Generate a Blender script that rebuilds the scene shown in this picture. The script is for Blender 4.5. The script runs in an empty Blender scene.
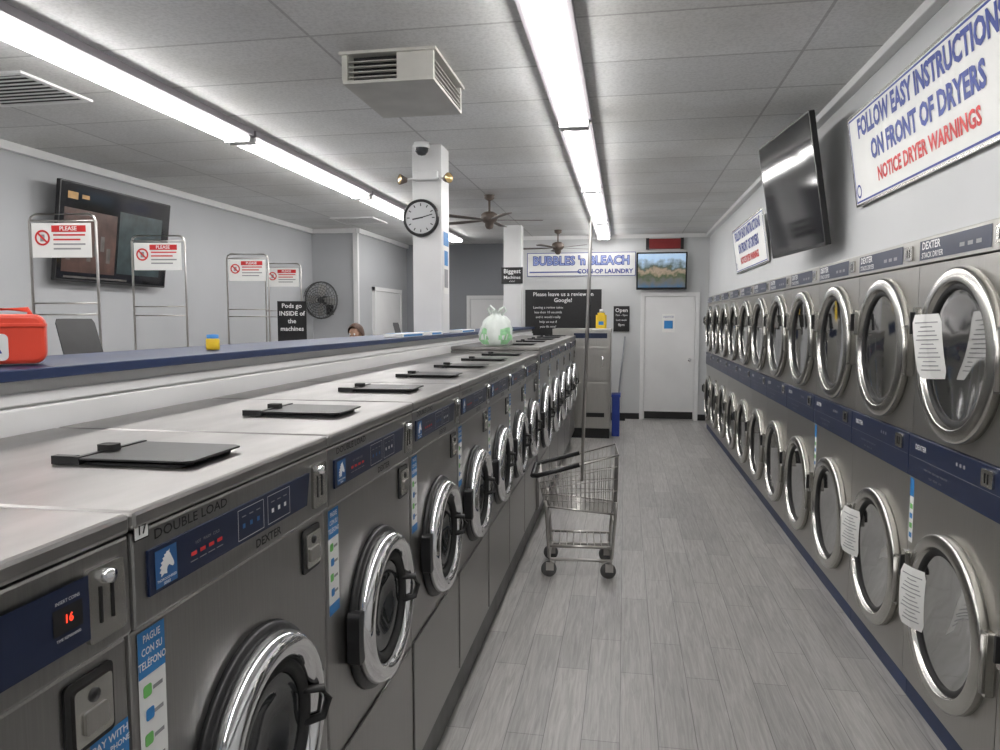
import bpy, math, random
from mathutils import Vector, Matrix
PI=math.pi; R=math.radians
S=bpy.context.scene; C=S.collection
random.seed(3)
CAMH=1.66; CEIL=3.05
# ------------------------------------------------------------------ materials
def mat(name,col,rough=.5,metal=0.,noise=0.,ns=12.,st=(1,1,1),es=0.,bump=0.,spec=.5,rn=0.,alpha=1.):
    m=bpy.data.materials.new(name); m.use_nodes=True; N=m.node_tree.nodes; L=m.node_tree.links
    b=N['Principled BSDF']; c=(*col,1)
    b.inputs['Base Color'].default_value=c; b.inputs['Roughness'].default_value=rough; b.inputs['Metallic'].default_value=metal
    b.inputs['Specular IOR Level'].default_value=spec
    if es: b.inputs['Emission Color'].default_value=c; b.inputs['Emission Strength'].default_value=es
    if noise or bump or rn:
        tc=N.new('ShaderNodeTexCoord'); mp=N.new('ShaderNodeMapping'); mp.inputs['Scale'].default_value=st
        L.new(tc.outputs['Object'],mp.inputs[0]); n=N.new('ShaderNodeTexNoise'); n.inputs['Scale'].default_value=ns; n.inputs['Detail'].default_value=4
        L.new(mp.outputs[0],n.inputs['Vector'])
        if noise:
            mr=N.new('ShaderNodeValToRGB'); mr.color_ramp.elements[0].position=.3; mr.color_ramp.elements[1].position=.7
            mr.color_ramp.elements[0].color=(*[x*(1-noise) for x in col],1); mr.color_ramp.elements[1].color=(*[min(1,x*(1+noise)) for x in col],1)
            L.new(n.outputs['Fac'],mr.inputs[0]); L.new(mr.outputs[0],b.inputs['Base Color'])
            if es: L.new(mr.outputs[0],b.inputs['Emission Color'])
        if rn:
            mm=N.new('ShaderNodeMapRange'); mm.inputs['To Min'].default_value=max(0,rough-rn); mm.inputs['To Max'].default_value=rough+rn
            L.new(n.outputs['Fac'],mm.inputs[0]); L.new(mm.outputs[0],b.inputs['Roughness'])
        if bump:
            bp=N.new('ShaderNodeBump'); bp.inputs['Strength'].default_value=bump; bp.inputs['Distance'].default_value=.01
            L.new(n.outputs['Fac'],bp.inputs['Height']); L.new(bp.outputs[0],b.inputs['Normal'])
    return m
steel=mat('brushed_steel',(.35,.345,.335),.33,1,.07,6,(40,40,1.2),rn=.06)
steeltop=mat('steel_top',(.37,.36,.35),.35,1,.16,2.6,(1.2,4,1))
dsteel=mat('dryer_steel',(.47,.46,.435),.36,1,.06,6,(40,40,1.2),rn=.06)
ringst=mat('ring_steel',(.56,.55,.52),.24,1,.05,8)
chrome=mat('chrome',(.80,.80,.81),.07,1,.02,4)
wire=mat('zinc_wire',(.56,.54,.52),.30,1,.05,20)
fanm=mat('dark_fan_wire',(.12,.12,.12),.4,.6,.05,20)
navy=mat('navy_panel',(.010,.018,.052),.36,0,.1,6)
navy2=mat('navy_paint',(.012,.028,.09),.45,0,.15,5)
logob=mat('logo_blue',(.025,.12,.32),.45,0,.05,9)
bluepl=mat('blue_sticker',(.03,.22,.55),.45,0,.05,9)
black=mat('black_plastic',(.012,.012,.013),.38,0,.2,30)
rubber=mat('black_rubber',(.02,.02,.02),.7,0,.2,20)
greyrub=mat('grey_wheel',(.10,.10,.10),.6,0,.2,20)
glassd=mat('dark_glass',(.03,.033,.036),.06,0,.5,5,spec=.8)
screen=mat('black_screen',(.008,.008,.01),.08,0,.2,3,spec=.6)
white=mat('white_paint',(.70,.70,.69),.45,0,.03,4)
whitep=mat('white_paper',(.84,.84,.82),.7,0,.02,8)
dialm=mat('clock_dial',(.50,.51,.52),.3,0,.02,8)
wallg=mat('grey_wall_paint',(.43,.44,.455),.6,0,.03,1.5)
wallr=mat('pale_wall_paint',(.56,.57,.575),.55,0,.03,1.5)
walld=mat('dark_grey_wall_paint',(.27,.28,.30),.6,0,.04,1.5)
trimw=mat('white_trim',(.75,.75,.75),.4,0,.03,3)
housm=mat('fixture_reflector',(.34,.32,.34),.4,0,.03,3)
dark=mat('dark_gap',(.015,.015,.016),.8,0,.1,5)
plinthm=mat('plinth_grey',(.17,.17,.165),.55,0,.25,6)
red=mat('red_print',(.62,.03,.03),.5,0,.04,9)
dred=mat('dark_red_paint',(.22,.015,.015),.5,0,.1,9)
bluep=mat('blue_print',(.02,.045,.28),.5,0,.04,9)
blue2=mat('light_blue_print',(.34,.42,.75),.5,0,.04,9)
tw=mat('white_print',(.85,.85,.85),.5,0,.02,9)
tg=mat('grey_print',(.30,.30,.31),.6,0,.02,9)
green=mat('green_print',(.16,.50,.12),.5,0,.05,9)
palegreen=mat('pale_green_print',(.36,.70,.38),.4,0,.2,30)
yellow=mat('yellow_plastic',(.85,.58,.03),.4,0,.05,9)
coral=mat('coral_plastic',(.78,.07,.035),.35,0,.05,6)
tube_e=mat('lit_tube',(1,.985,.96),.5,es=31)
ledred=mat('red_led',(1,.05,.02),.5,es=1.6)
brown=mat('fan_wood',(.11,.085,.07),.5,0,.2,8)
brass=mat('lamp_lens',(.50,.36,.16),.15,.4,.1,8)
bin_b=mat('blue_bin',(.02,.05,.30),.45,0,.05,6)
skin=mat('skin',(.45,.27,.19),.55,0,.05,12)
hair=mat('brown_hair',(.09,.045,.03),.55,0,.3,40,(1,1,.2))
shirt=mat('grey_cloth',(.12,.13,.16),.85,0,.1,30)
jeans=mat('blue_denim',(.04,.07,.15),.85,0,.15,60)
bag=mat('white_plastic_bag',(.78,.84,.79),.35,0,.06,10,bump=.4)
def drum_mat():
    m=bpy.data.materials.new('perforated_drum'); m.use_nodes=True; N=m.node_tree.nodes; L=m.node_tree.links; b=N['Principled BSDF']
    tc=N.new('ShaderNodeTexCoord'); v=N.new('ShaderNodeTexVoronoi'); v.inputs['Scale'].default_value=38; v.inputs['Randomness'].default_value=.25
    L.new(tc.outputs['Object'],v.inputs['Vector']); r=N.new('ShaderNodeValToRGB'); r.color_ramp.elements[0].position=.22; r.color_ramp.elements[1].position=.28
    r.color_ramp.elements[0].color=(.02,.02,.02,1); r.color_ramp.elements[1].color=(.42,.42,.38,1)
    L.new(v.outputs['Distance'],r.inputs[0]); L.new(r.outputs[0],b.inputs['Base Color']); b.inputs['Metallic'].default_value=.3; b.inputs['Roughness'].default_value=.5
    return m
def glass_mat():
    m=bpy.data.materials.new('door_glass_clear'); m.use_nodes=True; N=m.node_tree.nodes; L=m.node_tree.links
    N.remove(N['Principled BSDF']); o=N['Material Output']
    t=N.new('ShaderNodeBsdfTransparent'); t.inputs[0].default_value=(.44,.47,.43,1); g=N.new('ShaderNodeBsdfGlossy'); g.inputs['Roughness'].default_value=.05; g.inputs['Color'].default_value=(.6,.6,.6,1)
    f=N.new('ShaderNodeLayerWeight'); f.inputs[0].default_value=.15; x=N.new('ShaderNodeMixShader')
    L.new(f.outputs['Fresnel'],x.inputs[0]); L.new(t.outputs[0],x.inputs[1]); L.new(g.outputs[0],x.inputs[2]); L.new(x.outputs[0],o.inputs[0])
    return m
drumm=drum_mat(); clearg=glass_mat()
def floor_mat():
    m=bpy.data.materials.new('grey_wood_floor'); m.use_nodes=True; N=m.node_tree.nodes; L=m.node_tree.links; b=N['Principled BSDF']
    tc=N.new('ShaderNodeTexCoord'); sp=N.new('ShaderNodeSeparateXYZ'); cb=N.new('ShaderNodeCombineXYZ')
    L.new(tc.outputs['Object'],sp.inputs[0]); L.new(sp.outputs['Y'],cb.inputs['X']); L.new(sp.outputs['X'],cb.inputs['Y'])
    br=N.new('ShaderNodeTexBrick'); br.inputs['Scale'].default_value=1; br.inputs['Brick Width'].default_value=.92; br.inputs['Row Height'].default_value=.15
    br.inputs['Mortar Size'].default_value=.0018; br.inputs['Color1'].default_value=(.455,.445,.43,1); br.inputs['Color2'].default_value=(.36,.352,.343,1)
    br.inputs['Mortar'].default_value=(.21,.205,.20,1); br.offset=.37
    L.new(cb.outputs[0],br.inputs['Vector'])
    mp=N.new('ShaderNodeMapping'); mp.inputs['Scale'].default_value=(46,2.8,1); L.new(tc.outputs['Object'],mp.inputs[0])
    n=N.new('ShaderNodeTexNoise'); n.inputs['Scale'].default_value=1.3; n.inputs['Detail'].default_value=8; n.inputs['Roughness'].default_value=.65; n.inputs['Distortion'].default_value=.8
    L.new(mp.outputs[0],n.inputs['Vector'])
    cr=N.new('ShaderNodeValToRGB'); cr.color_ramp.elements[0].position=.32; cr.color_ramp.elements[1].position=.68
    cr.color_ramp.elements[0].color=(.72,.715,.71,1); cr.color_ramp.elements[1].color=(1.15,1.15,1.15,1)
    L.new(n.outputs['Fac'],cr.inputs[0])
    mx=N.new('ShaderNodeMix'); mx.data_type='RGBA'; mx.blend_type='MULTIPLY'; mx.inputs['Factor'].default_value=1
    L.new(br.outputs['Color'],mx.inputs['A']); L.new(cr.outputs[0],mx.inputs['B']); L.new(mx.outputs['Result'],b.inputs['Base Color'])
    b.inputs['Roughness'].default_value=.38
    return m
def ceil_mat():
    m=bpy.data.materials.new('ceiling_tiles'); m.use_nodes=True; N=m.node_tree.nodes; L=m.node_tree.links; b=N['Principled BSDF']
    tc=N.new('ShaderNodeTexCoord'); mp=N.new('ShaderNodeMapping'); mp.inputs['Location'].default_value=(1.55,.2,0); L.new(tc.outputs['Object'],mp.inputs[0])
    br=N.new('ShaderNodeTexBrick'); br.inputs['Scale'].default_value=1; br.inputs['Brick Width'].default_value=1.22; br.inputs['Row Height'].default_value=.61
    br.inputs['Mortar Size'].default_value=.009; br.inputs['Mortar Smooth'].default_value=.2; br.offset=0; br.offset_frequency=1
    br.inputs['Color1'].default_value=(.76,.765,.76,1); br.inputs['Color2'].default_value=(.67,.675,.675,1); br.inputs['Mortar'].default_value=(.48,.48,.48,1)
    L.new(mp.outputs[0],br.inputs['Vector'])
    n=N.new('ShaderNodeTexNoise'); n.inputs['Scale'].default_value=55; n.inputs['Detail'].default_value=5; n.inputs['Roughness'].default_value=.7; L.new(tc.outputs['Object'],n.inputs['Vector'])
    cr=N.new('ShaderNodeValToRGB'); cr.color_ramp.elements[0].position=.38; cr.color_ramp.elements[1].position=.56
    cr.color_ramp.elements[0].color=(.85,.85,.85,1); cr.color_ramp.elements[1].color=(1,1,1,1); L.new(n.outputs['Fac'],cr.inputs[0])
    n2=N.new('ShaderNodeTexNoise'); n2.inputs['Scale'].default_value=1.1; n2.inputs['Detail'].default_value=3; L.new(tc.outputs['Object'],n2.inputs['Vector'])
    c2=N.new('ShaderNodeValToRGB'); c2.color_ramp.elements[0].position=.35; c2.color_ramp.elements[1].position=.6; c2.color_ramp.elements[0].color=(.86,.85,.83,1); c2.color_ramp.elements[1].color=(1,1,1,1); L.new(n2.outputs['Fac'],c2.inputs[0])
    mx=N.new('ShaderNodeMix'); mx.data_type='RGBA'; mx.blend_type='MULTIPLY'; mx.inputs['Factor'].default_value=1
    my=N.new('ShaderNodeMix'); my.data_type='RGBA'; my.blend_type='MULTIPLY'; my.inputs['Factor'].default_value=1
    L.new(br.outputs['Color'],mx.inputs['A']); L.new(cr.outputs[0],mx.inputs['B']); L.new(mx.outputs['Result'],my.inputs['A']); L.new(c2.outputs[0],my.inputs['B']); L.new(my.outputs['Result'],b.inputs['Base Color'])
    b.inputs['Roughness'].default_value=.6
    bp=N.new('ShaderNodeBump'); bp.inputs['Strength'].default_value=.15; bp.inputs['Distance'].default_value=.01; L.new(n.outputs['Fac'],bp.inputs['Height']); L.new(bp.outputs[0],b.inputs['Normal'])
    return m
def picture_mat():
    m=bpy.data.materials.new('landscape_picture'); m.use_nodes=True; N=m.node_tree.nodes; L=m.node_tree.links; b=N['Principled BSDF']
    tc=N.new('ShaderNodeTexCoord'); sp=N.new('ShaderNodeSeparateXYZ'); L.new(tc.outputs['Object'],sp.inputs[0])
    n=N.new('ShaderNodeTexNoise'); n.inputs['Scale'].default_value=9; n.inputs['Detail'].default_value=6; L.new(tc.outputs['Object'],n.inputs['Vector'])
    a=N.new('ShaderNodeMath'); a.operation='MULTIPLY_ADD'; a.inputs[1].default_value=1.6; a.inputs[2].default_value=.5; L.new(sp.outputs['Z'],a.inputs[0])
    c=N.new('ShaderNodeMath'); c.operation='MULTIPLY_ADD'; c.inputs[1].default_value=.55; L.new(n.outputs['Fac'],c.inputs[0]); L.new(a.outputs[0],c.inputs[2])
    d=N.new('ShaderNodeMath'); d.operation='SUBTRACT'; d.inputs[1].default_value=.27; L.new(c.outputs[0],d.inputs[0])
    r=N.new('ShaderNodeValToRGB'); e=r.color_ramp.elements; e[0].position=0; e[0].color=(.04,.10,.18,1); e[1].position=1; e[1].color=(.36,.48,.62,1)
    for p,co in ((.25,(.10,.10,.09,1)),(.38,(.05,.07,.035,1)),(.5,(.26,.20,.15,1)),(.6,(.05,.07,.05,1)),(.70,(.18,.24,.30,1)),(.8,(.30,.42,.56,1))):
        q=e.new(p); q.color=co
    L.new(d.outputs[0],r.inputs[0]); L.new(r.outputs[0],b.inputs['Base Color']); L.new(r.outputs[0],b.inputs['Emission Color']); b.inputs['Emission Strength'].default_value=.7; b.inputs['Roughness'].default_value=.3
    return m
floorm=floor_mat(); ceilm=ceil_mat(); picm=picture_mat()
# ------------------------------------------------------------------ mesh builder
TC={}
def glyph(s,bold,align):
    k=(s,bold,align)
    if k not in TC:
        cu=bpy.data.curves.new('t','FONT'); cu.body=s; cu.size=1; cu.align_x=align; cu.align_y='CENTER'; cu.offset=bold; cu.resolution_u=2
        o=bpy.data.objects.new('t',cu); C.objects.link(o); bpy.context.view_layer.update()
        dg=bpy.context.evaluated_depsgraph_get(); me=bpy.data.meshes.new_from_object(o.evaluated_get(dg))
        TC[k]=([tuple(v.co) for v in me.vertices],[tuple(p.vertices) for p in me.polygons])
        bpy.data.objects.remove(o); bpy.data.curves.remove(cu); bpy.data.meshes.remove(me)
    return TC[k]
def FR(x=0,z=0,y=0):   # front frame: x right, y up -> z, normal -> -y
    return Matrix(((1,0,0,x),(0,0,-1,y),(0,1,0,z),(0,0,0,1)))
class MB:
    def __init__(s): s.v=[];s.f=[];s.m=[];s.sm=[]
    def add(s,vs,fs,m,smooth=False,M=None):
        b=len(s.v)
        s.v+=[tuple(M@Vector(p)) if M else tuple(p) for p in vs]
        for f in fs: s.f.append([b+i for i in f]); s.m.append(m); s.sm.append(smooth)
        return s
    def box(s,x0,x1,y0,y1,z0,z1,m,M=None):
        v=[(x0,y0,z0),(x1,y0,z0),(x1,y1,z0),(x0,y1,z0),(x0,y0,z1),(x1,y0,z1),(x1,y1,z1),(x0,y1,z1)]
        return s.add(v,[(3,2,1,0),(4,5,6,7),(0,1,5,4),(1,2,6,5),(2,3,7,6),(3,0,4,7)],m,False,M)
    def rect(s,x0,x1,y0,y1,m,M=None,z=0): return s.add([(x0,y0,z),(x1,y0,z),(x1,y1,z),(x0,y1,z)],[(0,1,2,3)],m,False,M)
    def poly(s,pts,m,M=None,z=0): return s.add([(p[0],p[1],z) for p in pts],[tuple(range(len(pts)))],m,False,M)
    def prism(s,pts,z0,z1,m,M=None,smooth=False):
        n=len(pts); v=[(p[0],p[1],z0) for p in pts]+[(p[0],p[1],z1) for p in pts]
        b=len(s.v); s.v+=[tuple(M@Vector(p)) if M else tuple(p) for p in v]
        for f in [tuple(range(n-1,-1,-1)),tuple(range(n,2*n))]: s.f.append([b+i for i in f]); s.m.append(m); s.sm.append(False)
        for i in range(n): s.f.append([b+i,b+(i+1)%n,b+(i+1)%n+n,b+i+n]); s.m.append(m); s.sm.append(smooth)
        return s
    def rr(s,cx,cy,w,h,r,z0,z1,m,M=None,k=4):
        pts=[]
        for qx,qy,a in ((1,1,0),(-1,1,90),(-1,-1,180),(1,-1,270)):
            for i in range(k+1):
                t=R(a+90*i/k); pts.append((cx+qx*(w/2-r)+r*math.cos(t),cy+qy*(h/2-r)+r*math.sin(t)))
        return s.prism(pts,z0,z1,m,M)
    def lathe(s,prof,m,M=None,n=40,smooth=True,close=False):
        k=len(prof); v=[]
        for i in range(n):
            a=2*PI*i/n; v+=[(r*math.cos(a),r*math.sin(a),z) for r,z in prof]
        f=[]
        for i in range(n):
            j=(i+1)%n
            for q in range(k if close else k-1):
                p=(q+1)%k; f.append((i*k+q,i*k+p,j*k+p,j*k+q))
        return s.add(v,f,m,smooth,M)
    def plate_hole(s,x0,x1,z0,z1,cx,cz,r,m,n=48):
        v=[];f=[]
        for i in range(n):
            a=2*PI*(i+.5)/n; c,d=math.cos(a),math.sin(a); v.append((cx+r*c,0,cz+r*d))
            t=min(((x1-cx)/c if c>0 else (x0-cx)/c) if abs(c)>1e-6 else 9,((z1-cz)/d if d>0 else (z0-cz)/d) if abs(d)>1e-6 else 9)
            v.append((cx+t*c,0,cz+t*d))
        for i in range(n): j=(i+1)%n; f.append((i*2,j*2,j*2+1,i*2+1))
        s.add(v,f,m)
        for X,Z in ((x0,z0),(x0,z1),(x1,z0),(x1,z1)):
            a=math.atan2(Z-cz,X-cx)%(2*PI); i=int(math.floor(a/(2*PI)*n-.5))%n; j=(i+1)%n
            s.add([v[i*2+1],(X,0,Z),v[j*2+1]],[(0,1,2)],m)
        return s
    def tube(s,pts,r,m,n=8,closed=False,M=None,cap=True):
        P=[Vector(p) for p in pts]; k=len(P); v=[]
        t0=(P[1]-P[0]).normalized(); up=Vector((0,0,1)) if abs(t0.z)<.9 else Vector((1,0,0))
        b=len(s.v)
        for i in range(k):
            if closed: t=(P[(i+1)%k]-P[i-1])
            else: t=P[min(i+1,k-1)]-P[max(i-1,0)]
            t.normalize()
            a=t.cross(up)
            if a.length<1e-4: a=t.cross(Vector((.3,1,.2)))
            a.normalize(); c=t.cross(a)
            rr=r[i] if isinstance(r,(list,tuple)) else r
            v+=[tuple(P[i]+a*rr*math.cos(2*PI*q/n)+c*rr*math.sin(2*PI*q/n)) for q in range(n)]
        f=[]
        for i in range(k if closed else k-1):
            j=(i+1)%k
            for q in range(n): f.append((i*n+q,i*n+(q+1)%n,j*n+(q+1)%n,j*n+q))
        s.add(v,f,m,True,M)
        if cap and not closed:
            for fc in (tuple(range(n-1,-1,-1)),tuple(range((k-1)*n,k*n))): s.f.append([b+i for i in fc]); s.m.append(m); s.sm.append(False)
        return s
    def text(s,t,size,x,y,m,M=None,xs=1,align='CENTER',bold=.0,z=.0012):
        vs,fs=glyph(t,bold,align)
        return s.add([(x+p[0]*size*xs,y+p[1]*size,z) for p in vs],fs,m,False,M)
    def build(s,name,parent=None,bevel=0,loc=None,label=None):
        me=bpy.data.meshes.new(name); me.from_pydata(s.v,[],s.f); ms=[]
        for a in s.m:
            if a not in ms: ms.append(a)
        for a in ms: me.materials.append(a)
        me.polygons.foreach_set('material_index',[ms.index(a) for a in s.m]); me.polygons.foreach_set('use_smooth',s.sm); me.update()
        o=bpy.data.objects.new(name,me); C.objects.link(o)
        if parent: o.parent=parent
        if loc: o.location=loc
        if label: o['label']=label
        if bevel:
            md=o.modifiers.new('b','BEVEL'); md.width=bevel; md.segments=2; md.limit_method='ANGLE'; md.angle_limit=R(50)
        return o
def thing(name,label,cat,loc=(0,0,0),rz=0,group=None):
    o=bpy.data.objects.new(name,None); C.objects.link(o); o.location=loc; o.rotation_euler=(0,0,rz); o['label']=label; o['category']=cat
    o.empty_display_size=.1
    if group: o['group']=group
    return o
def tag(o,label,cat,group=None,kind=None):
    o['label']=label; o['category']=cat
    if group: o['group']=group
    if kind: o['kind']=kind
    return o
def struct(o): o['kind']='structure'; return o
def copytree(o,parent=None):
    c=o.copy(); C.objects.link(c); c.parent=parent
    for ch in list(o.children): copytree(ch,c)
    return c
ORD=['first','second','third','fourth','fifth','sixth','seventh','eighth','ninth','tenth','eleventh','twelfth']
DX=1.23; DY0=2.55; DPI=.80; DEND=DY0+DPI*11
CAPZ=1.546
# ------------------------------------------------------------------ room
struct(MB().box(-4.9,1.95,-3.1,13.3,-.1,0,floorm).build('floor'))
struct(MB().box(-4.9,1.95,-3.1,13.3,CEIL,CEIL+.1,ceilm).build('ceiling'))
struct(MB().box(-4.9,-4.8,-3,10.65,0,CEIL,wallg).build('wall_left'))
struct(MB().box(-4.9,-4.06,10.65,13.2,0,CEIL,wallg).build('wall_alcove'))
struct(MB().box(-4.06,-1.95,13.2,13.3,0,CEIL,walld).build('wall_back_left'))
struct(MB().box(-1.95,1.95,12.2,12.3,0,CEIL,wallr).box(-1.95,-1.85,12.3,13.2,0,CEIL,walld).build('wall_back'))
struct(MB().box(-4.9,1.95,-3.1,-3,0,CEIL,wallg).build('wall_front'))
struct(MB().box(1.33,1.95,-3,DEND+.01,2.012,CEIL,wallr).box(1.85,1.95,-3,DEND+.01,0,2.012,wallr).box(1.33,1.95,DEND+.01,12.2,0,CEIL,wallr).build('wall_right'))
struct(MB().box(1.27,1.33,-3,12.2,CEIL-.05,CEIL,trimw).build('trim_1',bevel=.006))
struct(MB().box(-4.8,-4.76,-3,10.65,CEIL-.07,CEIL,trimw).box(-4.8,-4.06,10.61,10.65,CEIL-.07,CEIL,trimw).build('trim_2',bevel=.006))
struct(MB().box(-4.06,-4.02,10.65,13.2,CEIL-.07,CEIL,trimw).build('trim_3'))
struct(MB().box(-4.12,-4.045,10.62,10.68,0,CEIL-.07,trimw).build('trim_4'))
struct(MB().box(-1.85,1.33,12.18,12.2,CEIL-.06,CEIL,trimw).build('trim_5'))
struct(MB().box(-1.85,.30,12.185,12.2,0,.1,black).box(1.14,1.33,12.185,12.2,0,.1,black).build('baseboard_back'))
# island half wall and its blue cap
struct(MB().box(-1.78,-1.40,-2.9,10.95,0,CAPZ-.028,white).build('wall_middle'))
struct(MB().box(-1.40,-1.376,-2.9,10.9,1.38,1.453,trimw).box(-1.40,-1.388,-2.9,10.9,1.459,1.488,trimw).build('trim_6',bevel=.004))
struct(MB().box(-1.80,-1.36,-2.9,10.97,CAPZ-.027,CAPZ,navy2).build('trim_7',bevel=.003))
# columns
struct(MB().box(-1.70,-1.46,5.70,5.95,CAPZ+.001,CEIL,trimw).build('trim_8',bevel=.004))
struct(MB().box(-1.79,-1.53,10.68,10.93,CAPZ+.001,CEIL,trimw).build('trim_9',bevel=.004))
# doors
def room_door(name,w,h,M,paper=False):
    d=MB().box(-w/2,w/2,-.04,0,.012,h,trimw,M); o=struct(d.build(name,bevel=.003))
    fr=MB()
    for a,b in ((-w/2-.07,-w/2-.005),(w/2+.005,w/2+.07)): fr.box(a,b,-.05,0,0,h+.07,trimw,M)
    fr.box(-w/2-.07,w/2+.07,-.052,0,h+.006,h+.07,trimw,M); fr.build('door_frame',o)
    k=MB().lathe([(0,.09),(.025,.085),(.03,.07),(.022,.05),(.01,.04),(.01,0)],chrome,M@FR(w/2-.08,1.0,-.04),16).build('door_knob',o)
    MB().box(-w/2+.01,w/2-.01,-.043,-.04,.02,.14,black,M).build('kick_plate',o)
    return o
D1=room_door('door_1',.80,2.03,Matrix.Translation((.72,12.2,0)))
room_door('door_2',1.3,2.12,Matrix.Translation((-4.06,12.0,0))@Matrix.Rotation(PI/2,4,'Z'))
room_door('door_3',.62,2.03,Matrix.Translation((-2.52,13.2,0)))
tag(MB().rect(-.10,.10,-.15,.15,whitep,z=0).text('NOTICE',.045,0,.10,bluep).rect(-.07,.07,-.09,.04,bluepl,z=.001).build('notice',loc=(.70,12.155,1.60)),'small white paper notice on the white back door','notice').rotation_euler=(PI/2,0,0)
# ------------------------------------------------------------------ washers
HORSE=[(.10,.02),(.30,.10),(.52,.06),(.50,.20),(.55,.32),(.66,.38),(.80,.30),(.92,.24),(1.0,.30),(1.0,.40),(.93,.52),(.84,.66),(.76,.80),(.70,.86),(.72,1.0),(.64,.93),(.52,.94),(.44,.86),(.34,.86),(.36,.76),(.22,.74),(.27,.63),(.10,.58),(.18,.48),(.02,.40),(.12,.32),(0,.2),(.12,.15)]
def washer(w,d,H,Rd,dz,dx,name,cat):
    t=thing(name,'',cat)
    hw=w/2-.002
    MB().box(-hw,hw,0,d,0,H-.172,steel).build('body',t,.005)
    MB().box(-hw,hw,-.010,d,H-.168,H-.030,steel).build('control_housing',t,.005)
    MB().box(-hw,hw,-.014,d,H-.028,H,steeltop).build('top_panel',t,.007)
    lp=MB().box(-hw+.012,hw-.012,-.007,0,.02,max(.2,dz-Rd-.06),steel).build('service_panel',t,.003)
    F=FR(0,0,-.010)
    cp=MB().prism([(-hw+.03,H-.130),(hw-.115,H-.130),(hw-.10,H-.064),(-hw+.03,H-.064)],0,.004,navy,F).build('control_panel',t)
    F2=FR(0,-.0095,-.0145); q=MB()
    x0=-hw+.04
    q.rect(x0+.002,x0+.052,H-.115,H-.060,logob,F2,.0006)
    q.poly([(x0+.010+.034*a,H-.101+.037*b) for a,b in HORSE],tw,F2,.0012)
    q.text('THOROUGHBRED',.0055,x0+.027,H-.1055,tw,F2,bold=.01).text('SERIES',.0058,x0+.027,H-.1115,tw,F2,bold=.01)
    for i in range(4): q.rect(x0+.087+i*.024,x0+.102+i*.024,H-.094,H-.088,red,F2,.0012); q.rect(x0+.085+i*.024,x0+.104+i*.024,H-.103,H-.1015,tg,F2,.0012)
    q.text('HOT   WARM   COLD',.007,x0+.133,H-.076,tg,F2)
    bx=x0+.225
    for i in range(2):
        a=bx+i*.105
        for (u0,u1,v0,v1) in ((a,a+.09,H-.061,H-.0601),(a,a+.09,H-.1139,H-.113),(a,a+.0010,H-.1139,H-.0601),(a+.089,a+.09,H-.1139,H-.0601)): q.rect(u0,u1,v0,v1,tw,F2,.0008)
        for j in range(3): q.rect(a+.015+j*.025,a+.024+j*.025,H-.095,H-.087,tw if i else logob,F2,.0008); q.rect(a+.013+j*.025,a+.027+j*.025,H-.075,H-.073,tg,F2,.0008)
    q.build('panel_print',cp)
    lt=MB(); F3=FR(0,0,-.0106)
    lt.text('DOUBLE LOAD' if H<1.23 else 'MAXI LOAD',.021,-hw+.045,H-.046,black,F3,xs=1.35,bold=.008,align='LEFT')
    lt.text('DEXTER',.022,.05,H-.149,black,F3,xs=1.2,bold=.02)
    lt.build('lettering',t)
    ca=MB().rr(hw-.052,H-.10,.066,.095,.006,0,.006,ringst,F).build('coin_acceptor',t)
    MB().box(hw-.066,hw-.062,-.0175,-.016,H-.125,H-.078,black).box(hw-.045,hw-.041,-.0175,-.016,H-.125,H-.078,black).lathe([(0,.012),(.009,.010),(.010,0)],chrome,FR(hw-.053,H-.067,-.016),14).build('coin_slot',ca)
    cb=MB().rr(hw-.075,H-.235,.085,.095,.008,0,.004,black,FR(0,0,0)).build('coin_box',t)
    MB().rr(hw-.075,H-.235,.066,.074,.006,.004,.010,ringst,FR(0,0,0)).rr(hw-.075,H-.245,.04,.03,.004,.010,.014,dsteel,FR(0,0,0)).lathe([(0,.013),(.009,.012),(.009,.009)],black,FR(hw-.075,H-.215,0),14).build('coin_box_lock',cb)
    sx=-hw+.046; F0=FR(0,0,-.0008); top=H-.18; st=MB()
    st.rect(sx-.030,sx+.030,top-.25,top,whitep,F0,0).rect(sx-.030,sx+.030,top-.068,top,bluepl,F0,.0005)
    for i,(a) in enumerate(('PAGUE','CON SU','TELÉFONO')): st.text(a,.0155,sx,top-.013-.019*i,tw,F0,bold=.02,xs=.80)
    for i in range(4): st.rr(sx-.012+(i%2)*.004,top-.09-.036*i,.018,.018,.004,.0004,.0008,green if i%2==0 else bluepl,F0); st.rect(sx+.0,sx+.022,top-.094-.036*i,top-.088-.036*i,tg,F0,.0005)
    st.rect(sx-.030,sx+.030,top-.25,top-.225,bluepl,F0,.0005); st.build('payment_sticker',t,label='white and blue vertical pay by phone sticker')
    DF=FR(dx,dz,0)
    MB().lathe([(Rd+.016,0),(Rd+.012,.014),(Rd-.02,.018),(Rd-.02,0)],black,DF,48,close=True).build('door_seal',t)
    dr=MB().lathe([(Rd-.005,.012),(Rd,.028),(Rd-.004,.042),(Rd-.016,.054),(Rd-.034,.056),(Rd-.050,.048),(Rd-.056,.032),(Rd-.056,.012)],chrome,DF,64,close=True).build('door',t,label='round chrome door ring')
    MB().lathe([(Rd-.054,.034),(Rd-.066,.042),(Rd-.078,.034),(Rd-.082,.015),(Rd-.052,.015)],rubber,DF,48,close=True).build('inner_ring',dr)
    MB().lathe([(Rd-.078,.026),(Rd-.09,.030),(Rd-.13,.020),(.05,.008),(.0005,.006)],glassd,DF,48).build('door_glass',dr)
    MB().tube([(dx+Rd-.075,-.03,dz+.035),(dx+Rd-.05,-.062,dz+.03),(dx+Rd-.035,-.068,dz+.0),(dx+Rd-.05,-.062,dz-.03),(dx+Rd-.075,-.03,dz-.035)],.009,black,8).build('door_handle',dr)
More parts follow.
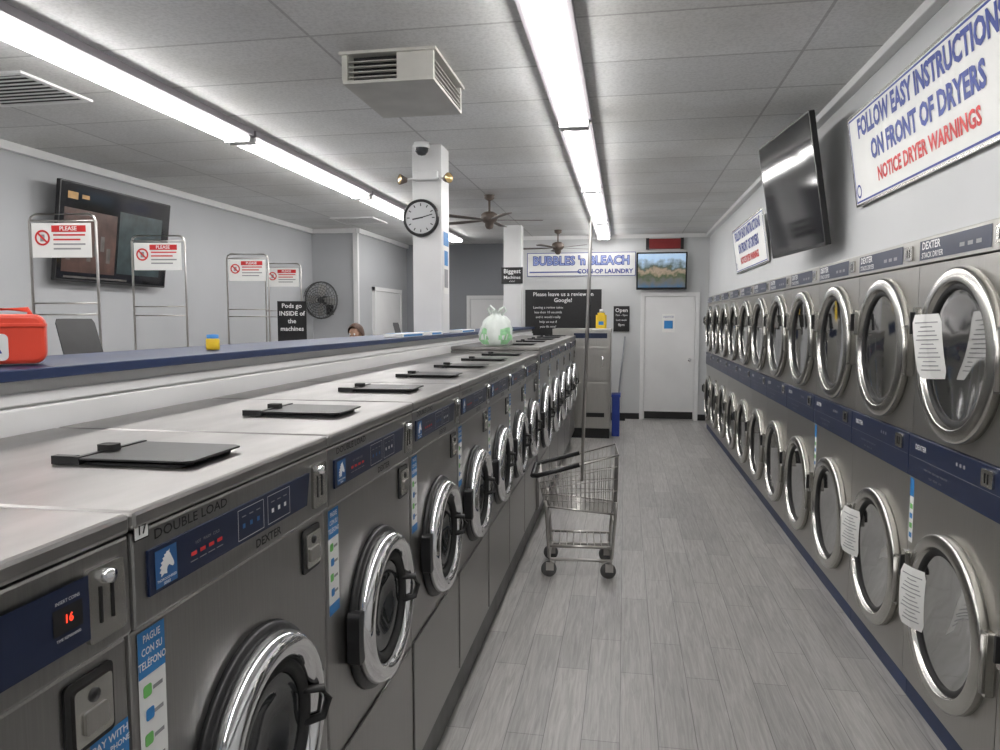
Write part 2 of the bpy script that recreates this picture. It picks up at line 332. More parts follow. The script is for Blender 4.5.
    MB().rr(dx-Rd-.008,dz-.0,.040,.13,.012,.004,.036,black,FR()).build('hinge',t)
    ld=MB().prism([(-.078,-.215),(.078,-.215),(.088,-.20),(.092,0),(-.092,0),(-.088,-.20)],0,.004,black).build('dispenser_lid',t,.001,loc=(.03,.290,H+.009))
    MB().box(-.094,.094,.0,.010,-.008,.006,black).box(-.094,-.078,.010,.055,-.008,.007,black).rr(-.01,.004,.030,.035,.008,.004,.016,rubber).build('lid_hinge',ld)
    MB().rr(.03,.19,.17,.19,.01,H+.0005,H+.005,dark).build('dispenser_opening',t)
    return t
PL=.18; WY0=.20; WP=.66; FX=-.668
tag(MB().box(-1.355,FX-.03,-2.4,9.52,0,PL-.002,plinthm).build('machine_plinth'),'long low grey plinth under the row of washers along the aisle','plinth')
small=washer(.66,.685,1.22,.202,.692,.012,'washing_machine','washer')
bigw=washer(.80,.69,1.27,.250,.69,-.0,'large_washing_machine','large washer')
wlab=['stainless washer nearest the camera, its red display reading 16','stainless double load washer with the small number 17 tag and a blue phone payment sticker']
NS=8
for i in range(NS):
    o=small if i==0 else copytree(small)
    o.location=(FX,WY0+WP*(i+.5),PL); o.rotation_euler=(0,0,PI/2); o['group']='double load washers along the aisle'
    o['label']=wlab[i] if i<2 else ('stainless front loading washer, %s in the aisle row from the camera'%ORD[i])
    if i==0: first=o
    if i==1: second=o
F=FR(0,0,-.0148)
MB().rect(-.10,.244,1.082,1.164,navy,F,.0014).rect(.185,.232,1.108,1.140,black,F,.0018).text('16',.0145,.209,1.124,ledred,F,bold=.02,z=.0026).text('INSERT COINS',.006,.208,1.147,tw,F,z=.0026).text('TIME REMAINING',.005,.208,1.102,tw,F,z=.0026).build('number_display',first,label='small display with the red digits 16')
MB().rect(-.325,-.293,1.164,1.192,black,FR(0,.012,-.0108),.0008).rect(-.323,-.295,1.166,1.190,whitep,FR(0,.012,-.0108),.0014).text('17',.02,-.309,1.178,black,FR(0,.012,-.0108),bold=.02,z=.0022).build('number_tag',second,label='white tag with the number 17')
MB().rect(.252,.324,.855,.936,bluepl,FR(0,0,-.001),.0).text('PAY WITH',.0145,.288,.924,tw,FR(0,0,-.001),bold=.02).text('YOUR PHONE',.0115,.288,.909,tw,FR(0,0,-.001),bold=.02).rect(.264,.312,.858,.897,whitep,FR(0,0,-.001),.0006).build('pay_sticker',first,label='blue sticker about paying with your phone')
BY0=WY0+WP*NS
for i in range(5):
    o=bigw if i==0 else copytree(bigw)
    o.location=(FX+.02,BY0+.80*(i+.5),PL); o.rotation_euler=(0,0,PI/2); o['group']='large washers at the far end of the aisle row'
    o['label']='large stainless washer with wide chrome door, %s beyond the smaller washers'%ORD[i]
# back row washers with raised black lids
for i,yy in enumerate((2.72,7.0)):
    o=copytree(small); o.location=(-2.50,yy,PL); o.rotation_euler=(0,0,-PI/2)
    o['group']='washers behind the half wall'
    o['label']=['washer behind the blue capped half wall, large raised black lid showing near the coral tub','washer behind the half wall, small raised black lid showing right of the person'][i]
    tag(MB().box(-2.48,-1.80,yy-.34,yy+.34,0,PL-.002,plinthm).build('machine_block'),['low grey block under the nearer washer behind the half wall','low grey block under the farther washer behind the half wall'][i],'plinth')
    for ch in o.children:
        if ch.name.startswith('dispenser_lid'): ch.rotation_euler=(R(-75),0,0); ch.scale=(1.25,1.22,1) if i==0 else (1,1.05,1)
# stainless cabinet at the end
t=thing('stainless_cabinet','tall stainless cabinet facing the camera at the end of the washer row','cabinet',(-.60,10.1,0))
MB().box(-.40,.41,0,.75,.14,1.53,dsteel).build('body',t,.006)
MB().box(-.39,.40,.02,.74,0,.14,black).build('base',t)
MB().box(-.37,.38,-.006,0,.20,.78,dsteel).box(-.37,.38,-.006,0,.80,1.28,dsteel).build('front_panel',t,.003)
MB().box(-.37,.38,-.008,0,1.31,1.50,dsteel).box(-.1,.36,-.010,-.008,1.40,1.47,navy).build('control_panel',t)
MB().box(.08,.33,-.012,-.006,.30,.36,black).build('vent',t)
MB().tube([(.30,-.006,1.0),(.30,-.04,1.0),(.30,-.04,1.15),(.30,-.006,1.15)],.007,chrome).build('handle',t)
# blue bin, broom
t=thing('recycling_bin','small blue plastic bin on the floor beside the stainless cabinet','bin',(-.115,10.45,0))
MB().rr(0,0,.11,.26,.02,0,.56,bin_b).build('body',t)
MB().rr(0,0,.13,.28,.025,.56,.60,bin_b).build('lid',t)
t=thing('broom','thin broom leaning on the back wall left of the white door','broom',(-.12,11.98,0))
MB().tube([(0,0,.12),(.12,.17,1.38)],.014,walld).build('handle',t)
MB().rr(0,0,.28,.05,.01,0,.12,rubber).build('bristles',t)
# ------------------------------------------------------------------ dryers
def dryer():
    t=thing('stacked_dryer','','dryer'); hw=DPI/2-.002; d=.60
    Rd=.325; cx=.02; ri=Rd-.078
    MB().box(-hw,hw,.02,d,0,.10,navy2).build('kick_plate',t)
    for nm,z0,z1,cz in (('lower_body',.10,.985,.508),('upper_body',1.172,1.885,1.525)):
        q=MB().plate_hole(-hw,hw,z0,z1,cx,cz,ri,dsteel)
        q.add([(-hw,0,z0),(hw,0,z0),(hw,d,z0),(-hw,d,z0),(-hw,0,z1),(hw,0,z1),(hw,d,z1),(-hw,d,z1)],[(3,2,1,0),(4,5,6,7),(1,2,6,5),(2,3,7,6),(3,0,4,7)],dsteel)
        q.build(nm,t)
    MB().box(-hw,hw,-.004,d,1.89,2.0,dsteel).build('header',t,.004)
    mp=MB().box(-hw,hw,-.012,d,.99,1.168,navy).build('middle_control_panel',t,.002)
    F=FR(0,0,-.0125); q=MB()
    q.rect(-hw+.01,hw-.01,1.078,1.0795,tg,F,.0008).text('DEXTER',.030,-.27,1.125,tw,F,bold=.01)
    for i in range(3): q.rr(.06+i*.03,1.125,.014,.014,.004,.0006,.001,tg,F)
    q.text('INSERT COINS   SELECT HEAT   PUSH START',.011,-.12,1.045,tg,F).text('HIGH    MEDIUM    LOW',.011,-.12,1.018,tg,F)
    q.build('panel_print',mp)
    cb=MB().rr(.30,1.123,.08,.060,.008,0,.008,ringst,F).build('coin_box',mp)
    MB().box(.285,.289,-.0225,-.0205,1.105,1.14,black).box(.305,.309,-.0225,-.0205,1.105,1.14,black).build('coin_slot',t)
    F=FR(0,0,-.0045); q=MB().rect(-hw+.006,.22,1.906,1.986,navy,F,.0008).text('DEXTER',.044,-hw+.03,1.963,tw,F,bold=.02,z=.002,align='LEFT',xs=1.1).text('STACK DRYER',.032,-hw+.03,1.924,tw,F,z=.002,align='LEFT',bold=.01)
    for i in range(3): q.rect(-.02+i*.065,.020+i*.065,1.930,1.945,tg,F,.002)
    q.build('header_label',t)
    MB().rr(.30,1.945,.08,.06,.006,0,.008,ringst,F).box(.285,.289,-.014,-.0125,1.928,1.962,black).box(.31,.314,-.014,-.0125,1.928,1.962,black).build('coin_plate',t)
    for nm,z in (('upper_door',1.525),('lower_door',.508)):
        DF=FR(cx,z,0)
        dm=MB().lathe([(ri+.002,.0),(ri+.002,-.04),(ri+.06,-.06),(ri+.06,-.50),(.04,-.50),(.0005,-.48)],drumm,DF,48).build('drum',t)
        q=MB()
        for k in range(3):
            M=DF@Matrix.Rotation(2*PI*k/3+.4,4,'Z'); q.add([(ri+.06,-.05,-.08),(ri-.04,0,-.08),(ri+.06,.05,-.08),(ri+.06,-.05,-.5),(ri-.04,0,-.5),(ri+.06,.05,-.5)],[(0,1,2),(0,3,4,1),(1,4,5,2)],drumm,False,M)
        q.build('drum_vanes',dm)
        dr=MB().lathe([(Rd+.004,.0),(Rd+.004,.028),(Rd+.003,.031),(Rd-.002,.036),(Rd-.005,.0375),(Rd-.044,.0415),(Rd-.047,.041),(Rd-.050,.036),(Rd-.051,.033),(Rd-.062,.016),(Rd-.064,.014),(Rd-.064,.0)],ringst,DF,64,close=True).build(nm,t)
        MB().lathe([(Rd-.056,.022),(Rd-.062,.026),(Rd-.078,.024),(Rd-.082,.010),(Rd-.06,.006)],rubber,DF,56,close=True).build('door_gasket',dr)
        MB().lathe([(Rd-.078,.014),(Rd-.11,.010),(.10,.006),(.0005,.005)],clearg,DF,48).build('door_glass',dr)
        MB().rr(cx-Rd+.030,z+.12,.030,.13,.008,.038,.060,ringst,FR(),3).rr(cx-Rd+.030,z+.12,.012,.09,.004,.060,.074,black,FR(),3).build('door_handle',dr)
        MB().rr(cx+Rd+.015,z,.050,.22,.006,.002,.030,ringst,FR(),3).tube([(cx+Rd+.022,-.034,z-.10),(cx+Rd+.022,-.034,z+.10)],.009,dsteel,8).build('hinge',dr)
    return t
d0=dryer(); stacks=[]
for i in range(-1,11):
    o=d0 if i==-1 else copytree(d0)
    o.location=(DX,DY0+DPI*(i+.5),0); o.rotation_euler=(0,0,-PI/2); o['group']='stacked dryers along the right wall'
    o['label']='stacked pair of round door dryers nearest behind the camera' if i==-1 else ('two-door stainless stacked dryer, nearest in view at the right edge' if i==0 else 'stainless stacked dryer with two round doors, %s from the right edge of the photo'%ORD[i] if i<10 else 'stainless stacked dryer farthest down the aisle, beside the back door')
    stacks.append(o)
for i in (1,3):
    o=stacks[i]; q=MB(); F0=FR(0,0,-.0009)
    q.rect(-.394,-.352,.70,.98,whitep,F0).rect(-.394,-.352,.90,.98,bluepl,F0,.0006)
    for k in range(4): q.rect(-.388,-.360,.72+k*.042,.742+k*.042,green if k%2 else bluepl,F0,.0006)
    q.build('payment_sticker',o,label='narrow white and blue phone payment sticker')
def paper_tag(x,y,z,w,h,lab,yaw,roll):
    q=MB(); n=8; vs=[]; T=.0012
    for j in range(n+1):
        f=j/n; ww=w/2*(1 if 0<j<n else .82); yy=.035*f*f
        vs+=[(-ww,yy,-h*f),(0,yy-.008,-h*f),(ww,yy,-h*f)]
    N=len(vs); vs+=[(a,b+T,c) for a,b,c in vs]; fs=[]
    for j in range(n):
        for k in (0,1):
            a=j*3+k; fs+=[(a,a+3,a+4,a+1),(N+a,N+a+1,N+a+4,N+a+3)]
        fs+=[(j*3,N+j*3,N+j*3+3,j*3+3),(j*3+2,j*3+5,N+j*3+5,N+j*3+2)]
    fs+=[(0,1,N+1,N),(1,2,N+2,N+1)]
    q.add(vs,fs,whitep)
    for k in range(12):
        zz=-.03-k*(h-.05)/12; f=-zz/h; yy=.035*f*f-.0095
        ww=w/2-.012-(k*7%4)*.006; q.add([(-ww,yy+.006,zz),(0,yy-.001,zz),(ww,yy+.006,zz),(ww,yy+.006,zz-.004),(0,yy-.001,zz-.004),(-ww,yy+.006,zz-.004)],[(0,1,4,5),(1,2,3,4)],tg)
    q.tube([(0,0,-.01),(0,.004,.02),(0,.012,.035)],.0015,tg,5)
    o=q.build('paper_tag'); tag(o,lab,'tag','paper tags hanging on dryer doors')
    o.location=(x,y,z); o.rotation_euler=(0,roll,-PI/2+yaw)
paper_tag(1.140,3.02,1.68,.115,.25,'white paper tag hanging on the nearest upper dryer door',R(35),R(-3))
paper_tag(1.140,3.03,.68,.11,.26,'white paper tag hanging on the nearest lower dryer door',R(32),R(6))
paper_tag(1.140,3.83,.71,.11,.25,'white paper tag on the second lower dryer door from the right',R(32),R(8))
# ------------------------------------------------------------------ right wall signs and television
def big_sign(y,z,lab):
    t=thing('instruction_sign',lab,'sign',(1.316,y,z),0,'dryer instruction signs on the right wall'); t.rotation_euler=(R(8),0,-PI/2)
    MB().rr(0,.25,1.90,.50,.012,0,.012,whitep,FR()).build('panel',t)
    q=MB(); F=FR(0,0,-.0122)
    for a,b,c,d in ((-.95,.95,0,.012),(-.95,.95,.488,.50),(-.95,-.938,0,.50),(.938,.95,0,.50)): q.rect(a,b,c,d,ringst,F,.0008)
    for a,b,c,d in ((-.93,.93,.018,.028),(-.93,.93,.472,.482),(-.93,-.92,.018,.482),(.92,.93,.018,.482)): q.rect(a,b,c,d,bluep,F,.0008)
    q.text('FOLLOW EASY INSTRUCTIONS',.138,0,.40,bluep,F,bold=.040,xs=.82,z=.002)
    q.text('ON FRONT OF DRYERS',.138,0,.250,bluep,F,bold=.040,xs=.85,z=.002)
    q.text('NOTICE DRYER WARNINGS',.098,0,.115,red,F,bold=.034,xs=.90,z=.002)
    q.lathe([(.026,.001),(.038,.001)],bluep,F@Matrix.Translation((-.87,.080,0)),20)
    q.build('lettering',t)
    MB().box(-.7,.7,.0,.006,.05,.09,dsteel).build('bracket',t)
big_sign(3.55,2.30,'white sign with blue and red dryer instructions, cut by the right edge of the photo')
big_sign(8.05,2.20,'dryer instruction sign on the right wall beyond the black television')
def tv(name,w,h,loc,rot,lab,content,armdir,armlen):
    t=thing(name,lab,'television',loc); t.rotation_euler=rot
    MB().rr(0,0,w,h,.012,0,.035,black,FR(0,0,.035)).rr(0,-.02,w*.6,h*.5,.02,-.03,0,black,FR(0,0,.035)).build('casing',t)
    MB().rect(-w/2+.012,w/2-.012,-h/2+.02,h/2-.012,screen,FR(0,0,-.0006)).build('screen',t)
    q=MB(); content(q,FR(0,0,-.0012),w,h)
    if q.v: q.build('screen_picture',t)
    a=MB(); a.box(-.15,.15,.065,.08,-.15,.15,black)
    e=armdir
    a.tube([(0,.07,0),(e[0]*armlen,.07+e[1]*armlen,e[2]*armlen)],.022,black,8); a.build('wall_bracket',t)
    return t
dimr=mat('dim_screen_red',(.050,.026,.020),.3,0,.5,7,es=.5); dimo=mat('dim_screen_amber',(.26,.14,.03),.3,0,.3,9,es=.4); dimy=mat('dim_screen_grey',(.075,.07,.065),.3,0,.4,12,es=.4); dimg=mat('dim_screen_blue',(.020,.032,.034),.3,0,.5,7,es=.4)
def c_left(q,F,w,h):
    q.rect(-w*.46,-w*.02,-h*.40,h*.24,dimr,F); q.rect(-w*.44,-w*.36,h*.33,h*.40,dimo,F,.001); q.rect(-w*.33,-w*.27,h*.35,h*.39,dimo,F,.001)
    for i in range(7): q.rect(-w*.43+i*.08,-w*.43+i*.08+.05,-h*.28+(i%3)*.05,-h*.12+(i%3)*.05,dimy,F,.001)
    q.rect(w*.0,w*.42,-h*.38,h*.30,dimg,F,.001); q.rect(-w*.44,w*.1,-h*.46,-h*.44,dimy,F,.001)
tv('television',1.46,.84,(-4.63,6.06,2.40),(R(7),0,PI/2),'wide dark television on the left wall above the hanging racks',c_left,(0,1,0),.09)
tv('television',1.02,.82,(1.085,5.25,2.52),(R(9),0,R(-83.5)),'large black switched off television jutting from the right wall above the dryers',lambda q,F,w,h:None,(.0,1,.16),.155)
tv('television',.80,.60,(.57,12.02,2.44),(R(5),0,0),'small lit television showing a landscape above the white back door',lambda q,F,w,h:q.rect(-w*.47,w*.47,-h*.44,h*.46,picm,F),(0,1,0),.10)
tag(MB().box(-.28,.28,0,.05,-.08,.08,dred).box(-.30,-.25,-.005,.051,-.09,.09,black).box(.25,.30,-.005,.051,-.09,.09,black).build('red_box',loc=(.62,12.148,2.89)),'dark red box on the wall above the small television','box')
# back wall signs
t=thing('shop_banner','white banner with the blue shop name hanging on the back wall','banner',(-.74,12.19,2.58))
MB().box(-.90,.90,0,.008,-.20,.19,whitep).build('cloth',t)
q=MB().text("BUBBLES 'n BLEACH",.20,0,.05,bluep,FR(),xs=.92,bold=.06,z=.004).text("BUBBLES 'n BLEACH",.20,0,.05,blue2,FR(),xs=.92,bold=.005,z=.006).text('COIN-OP LAUNDRY',.10,.40,-.125,bluep,FR(),bold=.03,z=.004).rect(-.86,.0,-.14,-.12,bluep,FR(),.003)
for a,b,c,d in ((-.90,.90,-.20,-.19),(-.90,.90,.18,.19),(-.90,-.89,-.20,.19),(.89,.90,-.20,.19)): q.rect(a,b,c,d,bluep,FR(),.003)
q.build('lettering',t)
t=thing('review_sign','wide black sign asking for an online review on the back wall','sign',(-1.03,12.178,1.80))
MB().box(-.64,.64,0,.02,-.42,.36,black).build('panel',t)
MB().text('Please leave us a review on',.092,0,.28,tw,FR(),bold=.01,z=.004).text('Google!',.095,0,.18,tw,FR(),bold=.015,z=.004).text('Leaving a review takes',.056,-.25,.06,tw,FR(),z=.004).text('less than 10 seconds',.056,-.25,-.02,tw,FR(),z=.004).text('and it would really',.056,-.25,-.10,tw,FR(),z=.004).text('help us out if',.056,-.25,-.18,tw,FR(),z=.004).text('you do one!',.056,-.25,-.26,tw,FR(),z=.004).build('lettering',t)
t=thing('hours_sign','narrow black opening hours sign between the review sign and the white door','sign',(-.06,12.178,1.68))
MB().box(-.13,.13,0,.02,-.22,.2,black).build('panel',t)
MB().text('Open',.09,0,.13,tw,FR(),z=.004,bold=.01).text('7am - 9pm',.045,0,.05,tw,FR(),z=.004).text('Last wash',.045,0,-.03,tw,FR(),z=.004).text('8pm',.06,0,-.11,tw,FR(),z=.004).build('lettering',t)
t=thing('machine_sign','small black sign about the biggest machines on the far column','sign',(-1.66,10.66,2.31))
MB().box(-.16,.16,0,.018,-.12,.12,black).build('panel',t)
MB().text('Biggest',.09,0,.06,tw,FR(),z=.003,bold=.015).text('Machines',.068,0,-.03,tw,FR(),z=.003,bold=.01).text('<<<',.05,0,-.09,tw,FR(),z=.003).build('lettering',t)
# column things
t=thing('wall_clock','round wall clock with black rim on the near column','clock',(-1.62,5.672,2.47))
F=FR()
MB().lathe([(.0005,-.026),(.14,-.026),(.15,0),(.145,.025),(.132,.03),(.125,.015)],black,F,40).build('rim',t)
MB().lathe([(.126,.014),(.0005,.014)],dialm,F,40).build('dial',t)
q=MB()
for k in range(12):
    a=2*PI*k/12; q.rect(-.004,.004,.092,.114,black,F@Matrix.Rotation(a,4,'Z'),.0155)
q.build('hour_marks',t)
MB().rect(-.006,.006,-.02,.07,black,F@Matrix.Rotation(R(100),4,'Z'),.018).rect(-.004,.004,-.02,.10,black,F@Matrix.Rotation(R(-75),4,'Z'),.019).build('hands',t)
t=thing('emergency_light','twin head emergency light high on the near column','emergency light',(-1.58,5.684,2.80))
MB().box(-.10,.10,-.04,.015,-.035,.035,trimw).build('case',t,.006)
for s in (-1,1):
    Mh=Matrix.Translation((s*.19,-.05,-.03))@Matrix.Rotation(s*R(50),4,'Z')@FR()
    h=MB().lathe([(.0005,-.05),(.02,-.045),(.038,0),(.042,.015),(.038,.017)],brown,Mh,20).tube([(s*.08,-.02,-.02),(s*.18,-.03,-.03)],.009,trimw).build('lamp_head',t)
    MB().lathe([(.038,.014),(.0005,.020)],brass,Mh,20).build('lens',h)
t=thing('security_camera','small round dome camera at the top of the near column','security camera',(-1.60,5.63,3.02))
MB().lathe([(.0005,.03),(.06,.03),(.065,.0),(.06,-.015)],trimw,None,24).build('base',t)
MB().lathe([(.055,-.01),(.05,-.04),(.03,-.065),(.0005,-.072)],glassd,None,24).build('dome',t)
o=tag(MB().rect(-.085,.085,-.25,.25,whitep).rect(-.085,.085,.14,.25,bluepl,None,.001).rect(-.06,.06,-.2,-.05,tg,None,.001).rect(-.06,.06,-.02,.10,bluepl,None,.001).build('column_poster',loc=(-1.457,5.83,2.12)),'narrow white and blue poster on the side of the near column','poster')
o.rotation_euler=(PI/2,0,PI/2)
# ------------------------------------------------------------------ ceiling things
def light_fix(x,y,L,lab):
    t=thing('ceiling_light',lab,'light',(x,y,CEIL),0,'fluorescent ceiling strip lights')
    h=L/2
    MB().prism([(-.095,-.052),(.095,-.052),(.118,-.045),(.118,0),(-.118,0),(-.118,-.045)],-h,h,housm,Matrix(((1,0,0,0),(0,0,1,0),(0,1,0,0),(0,0,0,1)))).build('housing',t)
    for s in (-1,1):
        MB().tube([(s*.060,-h+.04,-.073),(s*.060,h-.04,-.073)],.018,tube_e,10).build('tube',t)
    for s in (-1,1): MB().box(-.10,.10,s*(h-.02)-.015,s*(h-.02)+.015,-.096,-.01,trimw).build('lamp_holder',t,.004)
ys=[(-1.25),(1.27),(3.79),(6.31),(8.83),(11.1)]
for j,(x,nm) in enumerate(((-.36,'middle'),(-2.82,'left'))):
    for i,y in enumerate(ys):
        L=2.48 if i<5 else 1.9
        light_fix(x,y,L,'lit twin tube strip light, %s in the %s ceiling row counting from the camera end'%(ORD[i],nm))
t=thing('air_diffuser','boxy metal air diffuser with dark louvres hanging from the ceiling','air vent',(-1.23,4.02,CEIL))
diff=mat('diffuser_metal',(.55,.54,.50),.5,.1,.08,6)
dc=MB().box(-.26,.26,-.34,.34,-.015,0,diff).box(-.245,.245,-.325,.325,-.16,-.145,diff).box(-.20,.20,-.28,.28,-.145,-.015,dark)
for sx in (-1,1):
    for sy in (-1,1): dc.box(sx*.232-.016,sx*.232+.013,sy*.312-.016,sy*.312+.013,-.1455,-.0145,diff)
dc.build('casing',t)
q=MB()
for k in range(4):
    z=-.130+k*.026
    for s in (-1,1):
        q.box(-.215,.215 if s>0 else .05,s*.31-.012,s*.31+.012,z,z+.005,diff)
        q.box(s*.23-.012,s*.23+.012,-.29,.29,z,z+.005,diff)
q.box(.05,.215,-.325,-.31,-.1445,-.0155,diff)
q.build('louvres',t)
def grille(x,y,w,d,lab):
    t=thing('ceiling_vent',lab,'air vent',(x,y,CEIL),0,'flat ceiling grilles')
    MB().box(-w/2+.02,w/2-.02,-d/2+.02,d/2-.02,-.006,0,dark).build('backing',t)
    q=MB()
    for a,b,c,e in ((-w/2,w/2,-d/2,-d/2+.035),(-w/2,w/2,d/2-.035,d/2),(-w/2,-w/2+.035,-d/2+.035,d/2-.035),(w/2-.035,w/2,-d/2+.035,d/2-.035)): q.box(a,b,c,e,-.014,0,trimw)
    n=int(d/.07)
    for k in range(n):
        yy=-d/2+.06+k*(d-.10)/n; q.box(-w/2+.036,w/2-.036,yy,yy+.014,-.013,-.008,trimw)
    q.build('grille_frame',t)
grille(-3.68,3.92,.66,.56,'flat white slatted vent in the ceiling at the far left, nearest the camera')
grille(-3.70,9.8,.62,.62,'small far ceiling vent near the left back corner')
def fan(x,y,lab,rz):
    t=thing('ceiling_fan',lab,'ceiling fan',(x,y,CEIL),rz,'ceiling fans')
    MB().lathe([(.0005,0),(.06,0),(.055,-.04),(.02,-.06)],brown,None,20).tube([(0,0,-.05),(0,0,-.20)],.013,brown).build('downrod',t)
    MB().lathe([(.0005,-.18),(.05,-.185),(.09,-.21),(.10,-.25),(.08,-.29),(.05,-.31),(.05,-.34),(.035,-.37),(.0005,-.38)],brown,None,28).build('motor',t)
    for k in range(5):
        M=Matrix.Rotation(2*PI*k/5,4,'Z')@Matrix.Translation((0,0,-.275))@Matrix.Rotation(R(6),4,'X')
        MB().prism([(.09,-.018),(.20,-.04),(.56,-.055),(.60,-.04),(.60,.04),(.56,.055),(.20,.04),(.09,.018)],-.003,.003,brown,M).build('blade',t)
fan(-1.52,8.1,'dark ceiling fan between the two columns',R(12))
fan(-1.05,11.4,'far dark ceiling fan above the shop banner',R(30))
# ------------------------------------------------------------------ carts
def cart():
    t=thing('laundry_cart','','laundry cart')
    bx,tx=.175,.205
    q=MB()
    def zt(sy): return .735-.075*sy      # the rim is lower at the handle end
    def zb(sy): return .44+.02*sy
    def Y0(sy): return sy*.225
    def Y1(sy): return .275*sy if sy>0 else .235*sy
    def P(sx,sy,k): return (sx*(bx+(tx-bx)*k),Y0(sy)+(Y1(sy)-Y0(sy))*k,zb(sy)+(zt(sy)-zb(sy))*k)
    for k in (0,.2,.4,.6,.8,1):
        r=.0065 if k in (0,1) else .003
        q.tube([P(-1,-1,k),P(1,-1,k),P(1,1,k),P(-1,1,k)],r,wire,6,closed=True)
    for i in range(13):
        f=-1+2*i/12; q.tube([P(f,-1,0),P(f,-1,1)],.0026,wire,5); q.tube([P(f,1,0),P(f,1,1)],.0026,wire,5); q.tube([P(f,-1,0),P(f,1,0)],.0026,wire,5)
    for i in range(17):
        f=-1+2*i/16; q.tube([P(-1,f,0),P(-1,f,1)],.0026,wire,5); q.tube([P(1,f,0),P(1,f,1)],.0026,wire,5)
    for i in range(7):
        f=-1+2*i/6; q.tube([P(-1,f,0),P(1,f,0)],.0026,wire,5)
    q.build('basket',t)
    MB().tube([(-tx,.01,zt(.04)+.010),(-tx-.005,.275,zt(1)+.008),(-tx+.02,.31,zt(1)+.002),(tx-.02,.31,zt(1)+.002),(tx+.005,.275,zt(1)+.008),(tx,.01,zt(.04)+.010)],.015,black,8).build('bumper_handle',t)
    q=MB()
    for s in (-1,1):
        q.tube([(s*.18,-.225,.50),(s*.178,-.222,.43),(s*.17,-.20,.13),(s*.17,-.19,.115),(s*.17,.19,.115),(s*.17,.20,.13),(s*.178,.222,.45),(s*.18,.228,.50)],.011,wire,8)
        q.tube([(-.17,s*.212,.36),(.17,s*.212,.36)],.009,wire,8); q.tube([(-.17,s*.20,.13),(.17,s*.20,.13)],.010,wire,8)
        q.tube([(s*.17,-.205,.20),(s*.17,.205,.20)],.009,wire,8)
    for k in range(9): q.tube([(-.17,-.18+.045*k,.20),(.17,-.18+.045*k,.20)],.004,wire,6)
    q.build('frame',t)
    for sx in (-1,1):
        for sy in (-1,1):
            c=MB().tube([(sx*.17,sy*.19,.115),(sx*.17,sy*.19,.09)],.010,wire).box(sx*.17-.020,sx*.17-.016,sy*.19-.02,sy*.19+.03,.045,.095,wire).box(sx*.17+.016,sx*.17+.020,sy*.19-.02,sy*.19+.03,.045,.095,wire).box(sx*.17-.02,sx*.17+.02,sy*.19-.02,sy*.19+.03,.09,.096,wire).build('caster',t)
            MB().lathe([(.0005,.014),(.012,.014),(.03,.010),(.045,.012),(.05,.007),(.05,-.007),(.045,-.012),(.03,-.010),(.012,-.014),(.0005,-.014)],greyrub,Matrix.Translation((sx*.17,sy*.19+.012,.05))@Matrix.Rotation(PI/2,4,'Y'),24).build('wheel',c)
    q=MB(); x=.208
    q.tube([(-x,0,.20),(-x,0,1.82),(-x+.012,0,1.85),(-x+.04,0,1.865),(x-.04,0,1.865),(x-.012,0,1.85),(x,0,1.82),(x,0,.20)],.0085,wire,8)
    for z in (.33,1.25,1.32,1.825): q.tube([(-x,0,z),(x,0,z)],.0055,wire,6)
    q.build('hanging_rack',t,loc=(0,0,.44))
    return t
c0=cart(); c0.location=(-.275,4.74,0); c0.rotation_euler=(0,0,PI/2+R(3.6)); c0['label']='wire laundry cart with a tall hanging rack standing in the aisle'; c0['group']='wire laundry carts'
spots=[(-3.42,3.98,'nearest the camera'),(-3.57,5.12,'below the television'),(-3.70,6.70,'third from the camera'),(-3.92,7.90,'farthest from the camera')]
for i,(x,y,w) in enumerate(spots):
    o=copytree(c0); o.location=(x,y,0); o.rotation_euler=(0,0,R(8)); o['label']='laundry cart rack behind the half wall, %s'%w
    s=thing('warning_sign','white and red prohibition sign on the cart rack %s'%w,'sign',(x,y,2.16),R(8),'warning signs on the cart racks')
    MB().box(-.185,.185,-.018,-.012,-.12,.09,whitep).build('panel',s)
    q=MB(); F=FR(0,0,-.0185); q.rect(-.06,.155,.035,.075,red,F,.0008).text('PLEASE',.035,.045,.055,tw,F,z=.002,bold=.02)
    for k in range(4): q.rect(-.05,.15-(k%2)*.03,.012-k*.028,.022-k*.028,red if k<2 else tg,F,.001)
    G=F@Matrix.Translation((-.118,0,0)); q.lathe([(.036,.0012),(.048,.0012)],red,G,24,smooth=False); q.rect(-.040,.040,-.006,.006,red,G@Matrix.Rotation(R(-45),4,'Z'),.0014); q.rect(-.014,.014,-.022,.02,tg,G,.0009)
    q.build('sign_print',s)
for ch in c0.children:
    if ch.name.startswith('hanging_rack'): ch.rotation_euler=(R(1.6),0,0)
t=thing('pods_sign','black sign with white writing about pods hanging on the farthest cart rack','sign',(-3.80,7.86,1.60),R(12))
MB().box(-.165,.165,-.012,.0,-.27,.27,black).tube([(-.10,.002,.10),(-.10,.02,.17)],.004,wire,6).tube([(.05,.002,.10),(.05,.02,.17)],.004,wire,6).build('panel',t)
q=MB()
for i,(a) in enumerate(('Pods go','INSIDE of','the','machines')): q.text(a,.072,0,.215-.088*i,tw,FR(0,0,-.0125),xs=1.0,bold=.02)
q.build('lettering',t)
